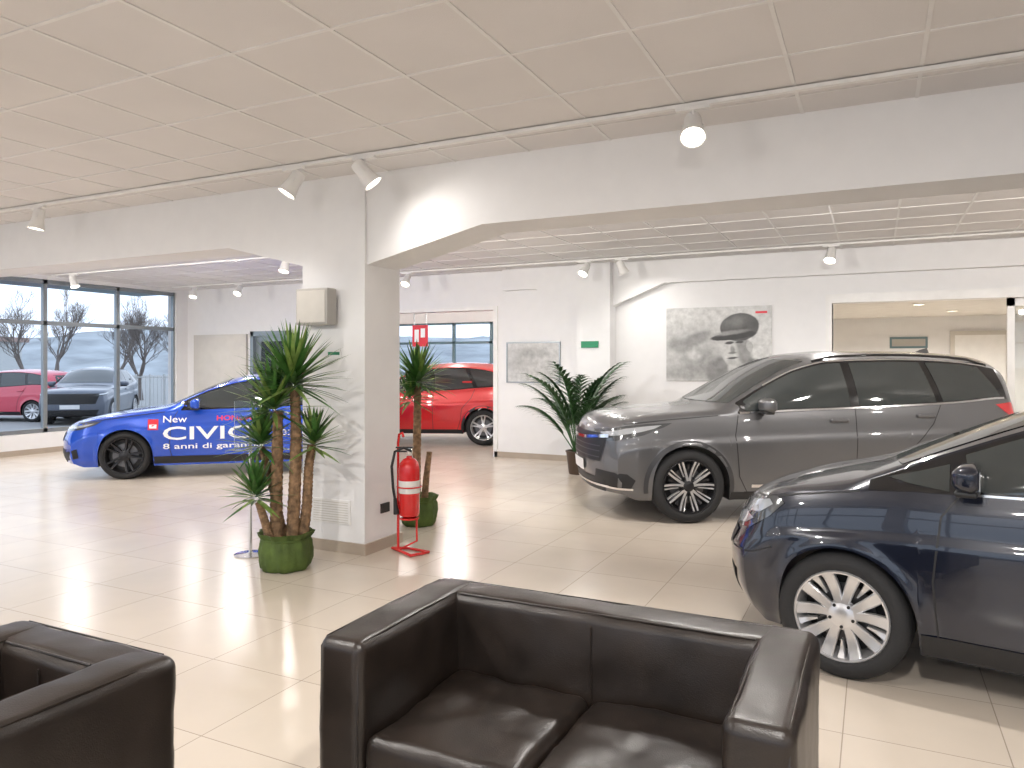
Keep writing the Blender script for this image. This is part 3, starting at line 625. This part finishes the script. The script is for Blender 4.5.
HRV=dict(CRV); HRV.update(xf=-.86,xr=3.48,wb=2.61,R=.34,aR=.375,rr=.24,hw=.895,style='hrv',
 top=[(-.86,.84),(-.84,.92),(-.74,.965),(-.5,1.0),(0,1.05),(.42,1.09),(.6,1.17),(1.0,1.38),(1.35,1.52),(1.7,1.57),(2.1,1.585),(2.6,1.57),(3.05,1.51),(3.28,1.36),(3.42,1.08),(3.48,.90)],
 belt=[(-.86,.80),(-.8,.87),(-.6,.92),(0,.98),(.45,1.0),(1.0,1.02),(2,1.05),(2.6,1.10),(3.1,1.12),(3.35,1.02),(3.48,.88)],
 rail=[(-.86,.81),(-.8,.89),(-.6,.945),(0,1.0),(.5,1.05),(.65,1.12),(1.0,1.29),(1.35,1.42),(1.7,1.475),(2.1,1.49),(2.5,1.465),(2.9,1.37),(3.2,1.20),(3.4,1.02),(3.48,.89)],
 railw=[(-.86,.84),(0,.86),(.5,.87),(.9,.79),(1.3,.745),(2.2,.73),(3.0,.72),(3.48,.84)],
 plan=[(-.86,.90),(-.6,.955),(0,.985),(.7,1),(2.4,1),(3.0,.985),(3.48,.90)],
 low=[(-.86,.28),(-.6,.22),(0,.22),(2.61,.22),(3.1,.26),(3.48,.36)],
 dlo=(.68,.68,3.04,2.95),panes=[(.76,.76,1.62,1.56),(1.70,1.64,2.42,2.25),(2.50,2.32,2.95,2.78)],
 ws=[(-.70,1.13),(.70,1.13),(.58,1.46),(.3,1.50),(-.3,1.50),(-.58,1.46)],rg=[(-.55,1.12),(.55,1.12),(.48,1.36),(-.48,1.36)],
 tl=[(3.0,1.05),(3.3,1.03),(3.42,.95),(3.42,.86),(3.2,.90)],hl=[(-.74,.86),(-.45,.905),(-.26,.925),(-.34,.88),(-.50,.82),(-.76,.79)],hl2=[[(-.70,.85),(-.45,.89),(-.34,.90),(-.40,.87),(-.52,.84),(-.7,.82)]],
 gaps=[[(.60,1.0),(.52,.85),(.53,.45),(.58,.30)],[(1.65,1.03),(1.64,.6),(1.65,.30)],[(2.45,1.07),(2.38,.9),(2.2,.7),(2.18,.5),(2.12,.30)],[(.58,.30),(2.12,.30)]],
 handles=[(1.48,.92),(2.3,1.2)],mirror=(.84,1.07),cladm=None)

pg=paint('paint_grey',(.125,.125,.13),.55,.33); pn=paint('paint_navy',(.004,.007,.018),.2,.25); pb=paint('paint_blue',(.005,.07,.52),.2,.25); pr=paint('paint_red',(.60,.010,.012),.15,.3)
CRV['cladm']=mat('grey_cladding',(.05,.05,.053),.4,.3); HRV['cladm']=M['black']; CRV['hm']=pg
c=Car('suv',CRV,1.72,7.17,5,pg)
c.strip('chrome_belt',[(x,c.belt(x)+.004) for x in [.52+.1*i for i in range(29)]],.018,'LR',.008,M['chrome'])
c.strip('chrome_roof',[(x,c.rail(x)-.012) for x in [.8+.08*i for i in range(31)]],.012,'LR',.008,M['chrome'])
c.strip('door_trim',[(.62,.36),(2.18,.36)],.03,'LR',.012,M['chrome'])
c.strip('grille_bar',[(-.72,.84),(-.3,.80),(0,.79),(.3,.80),(.72,.84)],.03,'F',.02,M['chrome'])
for z in (.62,.68,.73): c.strip('grille_slat',[(-.60,z),(.60,z)],.010,'F',.012,M['steel'])
c.decal('fog_surround',[(-.84,.50),(-.60,.48),(-.52,.42),(-.56,.34),(-.84,.32)],'LR',.006,M['black']); c.strip('fog_chrome',[(-.86,.34),(-.54,.33)],.02,'LR',.012,M['chrome']); c.strip('front_chrome',[(-.7,.34),(.7,.34)],.02,'F',.012,M['chrome'])
for sg in (-1,1): tube('roof_rail',[(x,sg*(c.S['hw']*c.rw(x)-.03),c.rail(x)+(.038 if 0<i<9 else .012)) for i,x in enumerate([1.35+.21*i for i in range(10)])],.013,M['gblack'],c.e,seg=8)
mk('antenna_fin',[(2.86,-.025,1.66),(2.86,.025,1.66),(3.06,-.03,1.645),(3.06,.03,1.645),(3.04,-.006,1.73),(3.04,.006,1.73),(2.96,0,1.71)],[(0,2,4,6),(1,6,5,3),(0,6,1),(4,5,6),(2,3,5,4),(0,1,3,2)],pg,parent=c.e)
c=Car('hatchback_car',JAZ,1.61,3.63,-37,pn)
c.strip('belt_chrome',[(x,c.belt(x)+.004) for x in [.5+.1*i for i in range(24)]],.012,'LR',.008,M['chrome'])
c=Car('hatchback_car',CIV,-5.19,9.9,15,pb)
c.text('decal_text_name','CIVIC',.48,.52,1.12,.18,M['whitetxt'],bold=.012); c.text('decal_text_new','New',.48,.755,.30,.09,M['whitetxt'],bold=.004)
c.text('decal_text_make','HONDA',1.16,.77,.46,.07,M['redtxt'],bold=.02); c.text('decal_text_offer','8 anni di garanzia*',.48,.375,1.35,.10,M['whitetxt'],bold=.01)
c.text('decal_text_rear','e:HEV',2.0,.55,.5,.12,M['whitetxt'])
c.decal('badge_red',[(.29,.66),(.42,.66),(.42,.80),(.29,.80)],'L',.006,M['redtxt']); c.decal('badge_white',[(.31,.68),(.40,.68),(.40,.73),(.31,.73)],'L',.009,M['whitetxt'])
c.decal('bumper_vent',[(-.78,.36),(-.58,.42),(-.56,.30),(-.76,.25)],'LR',.006,M['black'])
dX,dd=-.55,14.05; th=-4; t=math.radians(th)
Car('suv',HRV,dX-2.61*math.cos(t),dd-2.61*math.sin(t),th,pr)
po=paint('paint_red_dull',(.62,.06,.10),.0); pbl=paint('paint_blue_grey',(.10,.115,.15),.1)
Car('hatchback_car',JAZ,-16.3,21.4,-4,po,gz=-.12)
Car('suv',HRV,-11.3,21.0,105,pbl,gz=-.12)

# ------------------------------------------------------------ SOFAS
def sofa(name,x0,x1,y0,y1,nc):
    e=empty(name,((x0+x1)/2,(y0+y1)/2,0)); w=x1-x0; dp=y1-y0; t=.17; L=M['leather']
    rbox('back',(0,dp/2-t/2,.385),(w-.02,t,.63),.036,L,e,bulge=(0,.008,.006),namp=.006,nsc=6,step=.03)
    for i,s in enumerate((-1,1)):
        rbox('arm_%d'%i,(s*(w/2-t/2),-.0,.385),(t,dp+.005,.635),.036,L,e,bulge=(.008,0,.006),namp=.006,nsc=6,step=.03,seed=i*9)
        xx=s*(w/2-t/2)
        for sx in (-1,1):
            px=xx+sx*(t/2-.016); tube('seam',[(px,-dp/2+.008,.09),(px,-dp/2+.004,.4),(px,-dp/2+.008,.675),(px,-dp/2+.035,.697),(px,0,.702),(px,dp/2-.035,.697)],.0035,L,e,seg=6)
    tube('seam_back',[(-w/2+.05,dp/2-.014,.699),(w/2-.05,dp/2-.014,.699)],.0035,L,e,seg=6)
    tube('seam_back',[(-w/2+t,dp/2-t+.014,.699),(w/2-t,dp/2-t+.014,.699)],.0035,L,e,seg=6)
    tube('seam_back_centre',[(0,dp/2-t-.009,.40),(0,dp/2-t-.010,.66)],.003,L,e,seg=6)
    rbox('base',(0,-.03,.17),(w-2*t+.01,dp-.1,.2),.02,L,e,namp=.002)
    iw=w-2*t; cw=iw/nc
    for k in range(nc):
        cx=-iw/2+cw*(k+.5)
        rbox('seat_cushion_%d'%k,(cx,-t/2+.0,.35),(cw-.004,dp-t-.005,.155),.04,L,e,bulge=(0,0,.016),namp=.013,nsc=6,step=.025,seed=k*13+3)
    for sx in (-1,1):
        for sy in (-1,1):
            lathe('foot',[(.022,0),(.022,.01),(.016,.015),(.016,.075)],M['chrome'],e,seg=16,c=(sx*(w/2-.09),sy*(dp/2-.09),0))
sofa('leather_sofa',-1.56,-.16,1.80,2.54,2)
sofa('leather_armchair',-2.56,-1.82,.78,1.51,1)

# ------------------------------------------------------------ PLANTS
def leaf(vs,fs,base,az,el,L,wd,droop,seg=8,fold=.25):
    p=Vector(base); a=el; k0=len(vs); side=Vector((-math.sin(az),math.cos(az),0)); dirh=Vector((math.cos(az),math.sin(az),0))
    for i in range(seg+1):
        t=i/seg; w=wd*(min(1,.45+t*3)*(1-t**2.2)+.02)
        d=dirh*math.cos(a)+Vector((0,0,math.sin(a))); nrm=d.cross(side)
        if nrm.z<0: nrm=-nrm
        vs+= [p-side*w+nrm*w*fold,p.copy(),p+side*w+nrm*w*fold]
        p=p+d*(L/seg); a-=droop*(0.4+t)/seg*1.3
    for i in range(seg):
        k=k0+i*3; fs+=[(k,k+1,k+4,k+3),(k+1,k+2,k+5,k+4)]
def head(parent,c,n,L,seed,wd=.020,top=1.45,lo=-.35):
    random.seed(seed); vs=[];fs=[];mi=[]
    for i in range(n):
        u=i/n; el=lo+(top-lo)*u**.9; az=i*2.399+random.uniform(-.2,.2)
        k=len(fs); leaf(vs,fs,Vector(c)+Vector((0,0,(u-.6)*.12))+Vector((math.cos(az),math.sin(az),0))*.02,az,el+random.uniform(-.1,.1),L*random.uniform(.85,1.1)*(1-.15*u*u),wd*random.uniform(.85,1.2),random.uniform(.02,.35)*(1.2-u))
        mi+=[1 if random.random()<.35 else 0]*(len(fs)-k)
    mk('leaves',vs,fs,[M['leaf'],M['leafy']],mi,parent=parent,smooth=True)
def potwrap(e,r,h,seed):
    def wr(a,z): return .05*math.sin(7*a+seed+z*9)+.035*math.sin(13*a+z*20+seed)+.02*math.sin(23*a)
    lathe('fabric_wrap',[(r*.80,0),(r*.93,.015),(r,h*.25),(r*1.02,h*.5),(r*.97,h*.75),(r*.90,h*.84),(r*1.0,h*.93),(r*1.06,h*1.02),(r*.98,h*1.0),(r*.86,h*.86)],M['fabric'],e,seg=72,wr=wr,ang=80)
    lathe('soil',[(.001,h*.84),(r*.9,h*.82)],M['soil'],e,seg=24)
    tube('tie',[(r*.93*math.cos(a),r*.93*math.sin(a),h*.84) for a in [2*math.pi*i/24 for i in range(25)]],.007,M['fabric'],e,seg=6)
def trunk(e,pts,r,seed):
    random.seed(seed); P=[];n=26
    f=[herm([(i/(len(pts)-1),p[k]) for i,p in enumerate(pts)]) for k in range(3)]
    rad=[]
    for i in range(n*2+1):
        t=i/(n*2); P.append((f[0](t),f[1](t),f[2](t))); rad.append(r*(1-.25*t)*(1.07 if i%2 else .95)*random.uniform(.97,1.03))
    tube('cane',P,rad,M['trunk'],e,seg=12,nz=.03)
def camv(dx,dd): return (dx*CS-dd*SN,dx*SN+dd*CS)
x,y=W(-1.72,5.62); e=empty('potted_yucca',(x,y,0)); potwrap(e,.19,.28,1)
def tk(e,l,r,seed): trunk(e,[(*camv(a,b),z) for (a,b,z) in l],r,seed)
tk(e,[(.05,.0,.2),(.07,.0,.6),(.08,.0,1.0),(.07,0,1.36)],.050,3)
tk(e,[(-.06,-.03,.2),(-.06,-.03,.5),(-.05,-.04,.85),(-.05,-.02,1.20)],.050,4)
tk(e,[(.12,.03,.2),(.15,.05,.5),(.16,.06,.75),(.18,.07,.93)],.042,5)
tk(e,[(-.08,-.08,.2),(-.12,-.09,.35),(-.17,-.1,.52)],.036,6)
for (a,b,z,n,L,sd) in ((.06,0,1.44,125,.45,11),(-.08,-.04,1.25,75,.40,12),(.19,.08,.97,60,.28,13),(-.19,-.10,.60,70,.28,14),(-.19,.02,.97,70,.31,15)):
    head(e,(*camv(a,b),z),n,L,sd)
tk(e,[(-.02,.04,.2),(-.11,.04,.6),(-.19,.02,.92)],.035,7)
x,y=W(-.90,7.15); e=empty('potted_yucca',(x,y,0)); potwrap(e,.17,.28,2)
tk(e,[(-.03,0,.2),(-.02,0,.7),(-.01,0,1.36)],.045,8); tk(e,[(.05,.02,.2),(.07,.02,.45),(.10,.02,.7)],.035,9)
head(e,(*camv(-.01,0),1.42),100,.38,21); head(e,(*camv(-.08,0),1.25),40,.3,22)
x,y=W(.93,10.45); e=empty('potted_palm',(x,y,0)); random.seed(5)
lathe('pot',[(.12,0),(.13,.02),(.165,.3),(.175,.31),(.175,.33),(.155,.33),(.15,.29)],M['pot'],e,seg=32); lathe('soil',[(.001,.29),(.15,.29)],M['soil'],e)
vs=[];fs=[];tv=[];tf=[]
for i in range(22):
    az=i*2.399; el=1.50-.42*(i%5)/4-random.uniform(0,.1); L=random.uniform(1.2,1.5)*(.75 if i%5>2 else 1); p=Vector((.03*math.cos(az),.03*math.sin(az),.28)); a=el; N=16; P=[]
    for k in range(N+1):
        t=k/N; P.append(p.copy()); d=Vector((math.cos(az)*math.cos(a),math.sin(az)*math.cos(a),math.sin(a))); p=p+d*(L/N); a-=.105*t*1.2
        if t>.30:
            for sg in (-1,1):
                aa=az+sg*(1.0-.55*(t-.38)); ll=.32*math.sin(math.pi*(.18+.75*(t-.30)/.70))+.05
                leaf(vs,fs,P[-1],aa,a*.5+.25,ll,.017,.8,seg=5,fold=.15)
                leaf(vs,fs,P[-1]+d*.035,aa,a*.5+.15,ll*.95,.017,.9,seg=5,fold=.15)
    tubedata(P,[.009*(1-.75*k/N)+.001 for k in range(N+1)],6,tv,tf)
lim=YB-.31-y
for L_ in (vs,tv):
    for v in L_:
        if v.y>lim-.25: v.y=lim-.25*math.exp(-(v.y-lim+.25)/.25)
mk('leaflets',vs,fs,M['palm'],parent=e,smooth=True); mk('stems',tv,tf,M['palm'],parent=e,smooth=True)

# ------------------------------------------------------------ EXTINGUISHER
x,y=W(-.84,6.05); e=empty('fire_extinguisher',(x,y,0),YAW)
lathe('cylinder',[(.001,.30),(.05,.30),(.078,.315),(.085,.34),(.085,.70),(.078,.74),(.05,.775),(.025,.785),(.022,.80),(.001,.80)],M['red'],e,seg=36)
lathe('label',[(.0856,.50),(.0858,.502),(.0858,.60),(.0856,.602)],M['label'],e,seg=36)
lathe('valve',[(.018,.80),(.022,.81),(.022,.85),(.012,.86),(.001,.86)],M['chrome'],e,seg=16)
boxes('lever',[(-.11,.03,-.012,.012,.862,.874)],M['black'],e,bevel=.003); boxes('grip',[(-.10,.02,-.012,.012,.83,.842)],M['black'],e,bevel=.003)
tube('hose',[(.02,-.02,.84),(-.04,-.04,.87),(-.11,-.05,.84),(-.135,-.05,.72),(-.125,-.05,.55),(-.11,-.04,.45)],.011,M['black'],e); tube('nozzle',[(-.11,-.04,.46),(-.10,-.035,.33)],[.014,.024],M['black'],e)
tube('stand_pole',[(-.10,.06,.015),(-.10,.06,.9),(-.09,.05,.97),(-.06,.03,.985),(-.05,.02,.95)],.011,M['red'],e)
tube('stand_ring',[(.1*math.cos(a),.1*math.sin(a),.55) for a in [2*math.pi*i/24 for i in range(25)]],.006,M['red'],e,seg=6)
tube('stand_cradle',[(-.10,.06,.29),(0,0,.29),(.07,0,.29)],.009,M['red'],e,seg=6); lathe('cradle_plate',[(.001,.285),(.08,.285),(.08,.298),(.001,.298)],M['red'],e)
tube('stand_foot',[(-.16,.13,.014),(-.10,.06,.014),(.03,-.12,.014),(.10,-.06,.014),(.16,.0,.014),(-.02,.12,.014),(-.16,.13,.014)],.012,M['red'],e,seg=8)
tube('stand_leg',[(-.10,.06,.014),(.06,.02,.10),(.06,.0,.29)],.009,M['red'],e,seg=6)
x,y=W(-2.12,6.0); e=empty('brochure_stand',(x,y,0),.2)
tube('post',[(0,0,.02),(0,0,1.05)],.014,M['chrome'],e); lathe('foot',[(.001,0),(.13,0),(.13,.012),(.02,.022),(.014,.03)],M['chrome'],e)
boxes('panel',[(-.13,.13,-.03,-.024,.85,1.25)],M['acryl'],e); boxes('ledge',[(-.13,.13,-.07,-.024,.85,.856)],M['acryl'],e)

# ------------------------------------------------------------ OUTSIDE
boxes('ground',[(-220,60,-80,220,-.4,-.12)],M['asph'])
def tree(name,loc,sc,seed,data=None):
    if data:
        o=bpy.data.objects.new(name,data); bpy.context.collection.objects.link(o); o.location=loc; o.scale=(sc,)*3; o.rotation_euler=(0,0,seed); return o
    random.seed(seed); vs=[];fs=[]
    def br(p,d,L,r,dep):
        P=[p];q=p.copy()
        for i in range(4):
            d=(d+Vector((random.uniform(-.18,.18),random.uniform(-.18,.18),random.uniform(-.05,.15)))).normalized(); q=q+d*L/4; P.append(q.copy())
        tubedata(P,[r*(1-.12*i) for i in range(5)],5 if dep>2 else 3,vs,fs)
        if dep==0: return
        for k in range(4 if dep>1 else 5):
            b=P[random.randint(2,4)]; nd=(d+Vector((random.uniform(-1,1),random.uniform(-1,1),random.uniform(-.1,.7)))*.85).normalized()
            br(b.copy(),nd,L*random.uniform(.55,.75),r*.52,dep-1)
    br(Vector((0,0,-.1)),Vector((0,0,1)),2.0,.09,5)
    o=mk(name,vs,fs,M['bark']); o.location=loc; o.scale=(sc,)*3; return o
t0=None
for i,(X,d) in enumerate([(-18.5,30),(-22.2,34),(-25.5,36),(-15.2,30),(-20.3,38),(-18.2,40),(-17.0,34)]):
    x,y=W(X,d)
    if t0 is None: t0=tree('bare_tree',(x,y,-.12),1.0,3)
    else: tree('bare_tree',(x,y,-.12),.9+.12*(i%3),i*1.3,t0.data)
x0,y0=W(-27,26.5); ang=YAW
e=empty('fence',(x0,y0,-.12),ang)
boxes('posts',[(i*.5,i*.5+.05,0,.05,0,1.3) for i in range(36)],M['fence'],e); boxes('pickets',[(i*.14,i*.14+.02,.02,.03,.1,1.25) for i in range(128)],M['fence'],e); boxes('rails',[(0,18,.01,.04,.12,.16),(0,18,.01,.04,1.18,1.22)],M['fence'],e)
x0,y0=W(-75,72); e=empty('building',(x0,y0,-.12),ang)
boxes('walls',[(0,22,0,8,0,4.0)],M['bldg'],e); boxes('roof',[(-.5,22.5,-.6,8.5,4.0,4.5)],M['roofm'],e); boxes('openings',[(1.5+3*i,3.2+3*i,-.03,.0,1,2.6) for i in range(7)],M['g3'],e)
vs=[];fs=[];nx,ny=60,8
for j in range(ny+1):
    for i in range(nx+1):
        X=-150+200*i/nx; d=110+60*j/ny; x,y=W(X,d); t=j/ny
        vs.append((x,y,-.2+11*math.sin(t*math.pi/2)*(.7+.35*noise.noise(Vector((i*.13,1,0)))+.12*noise.noise(Vector((i*.6,j*.6,2))))))
for j in range(ny):
    for i in range(nx): k=j*(nx+1)+i; fs.append((k,k+1,k+nx+2,k+nx+1))
mk('ground_hillside',vs,fs,M['hill'],smooth=True)
boxes('window_awning',[(XL-1.4,XL-.26,-5,10.9,3.02,3.10)],M['teal'])

# ------------------------------------------------------------ WORLD / CAMERA
w=bpy.data.worlds.new('World'); bpy.context.scene.world=w; w.use_nodes=True; nt=w.node_tree; bg=nt.nodes['Background']
tc=nt.nodes.new('ShaderNodeTexCoord'); sp=nt.nodes.new('ShaderNodeSeparateXYZ'); cr=nt.nodes.new('ShaderNodeValToRGB')
nt.links.new(tc.outputs['Generated'],sp.inputs[0]); nt.links.new(sp.outputs['Z'],cr.inputs['Fac']); nt.links.new(cr.outputs['Color'],bg.inputs['Color'])
cr.color_ramp.elements[0].color=(.72,.83,1,1); cr.color_ramp.elements[1].color=(.66,.79,1,1); bg.inputs['Strength'].default_value=1.7
cam=bpy.data.cameras.new('Camera'); co=bpy.data.objects.new('Camera',cam); bpy.context.collection.objects.link(co)
cam.sensor_width=36; cam.lens=36*740/1024; cam.shift_y=-20/1024; cam.clip_end=400
co.location=(0,0,1.55); co.rotation_euler=(math.pi/2,0,YAW); bpy.context.scene.camera=co
bpy.context.scene.view_settings.view_transform='Standard'
bpy.context.scene.view_settings.look='None'
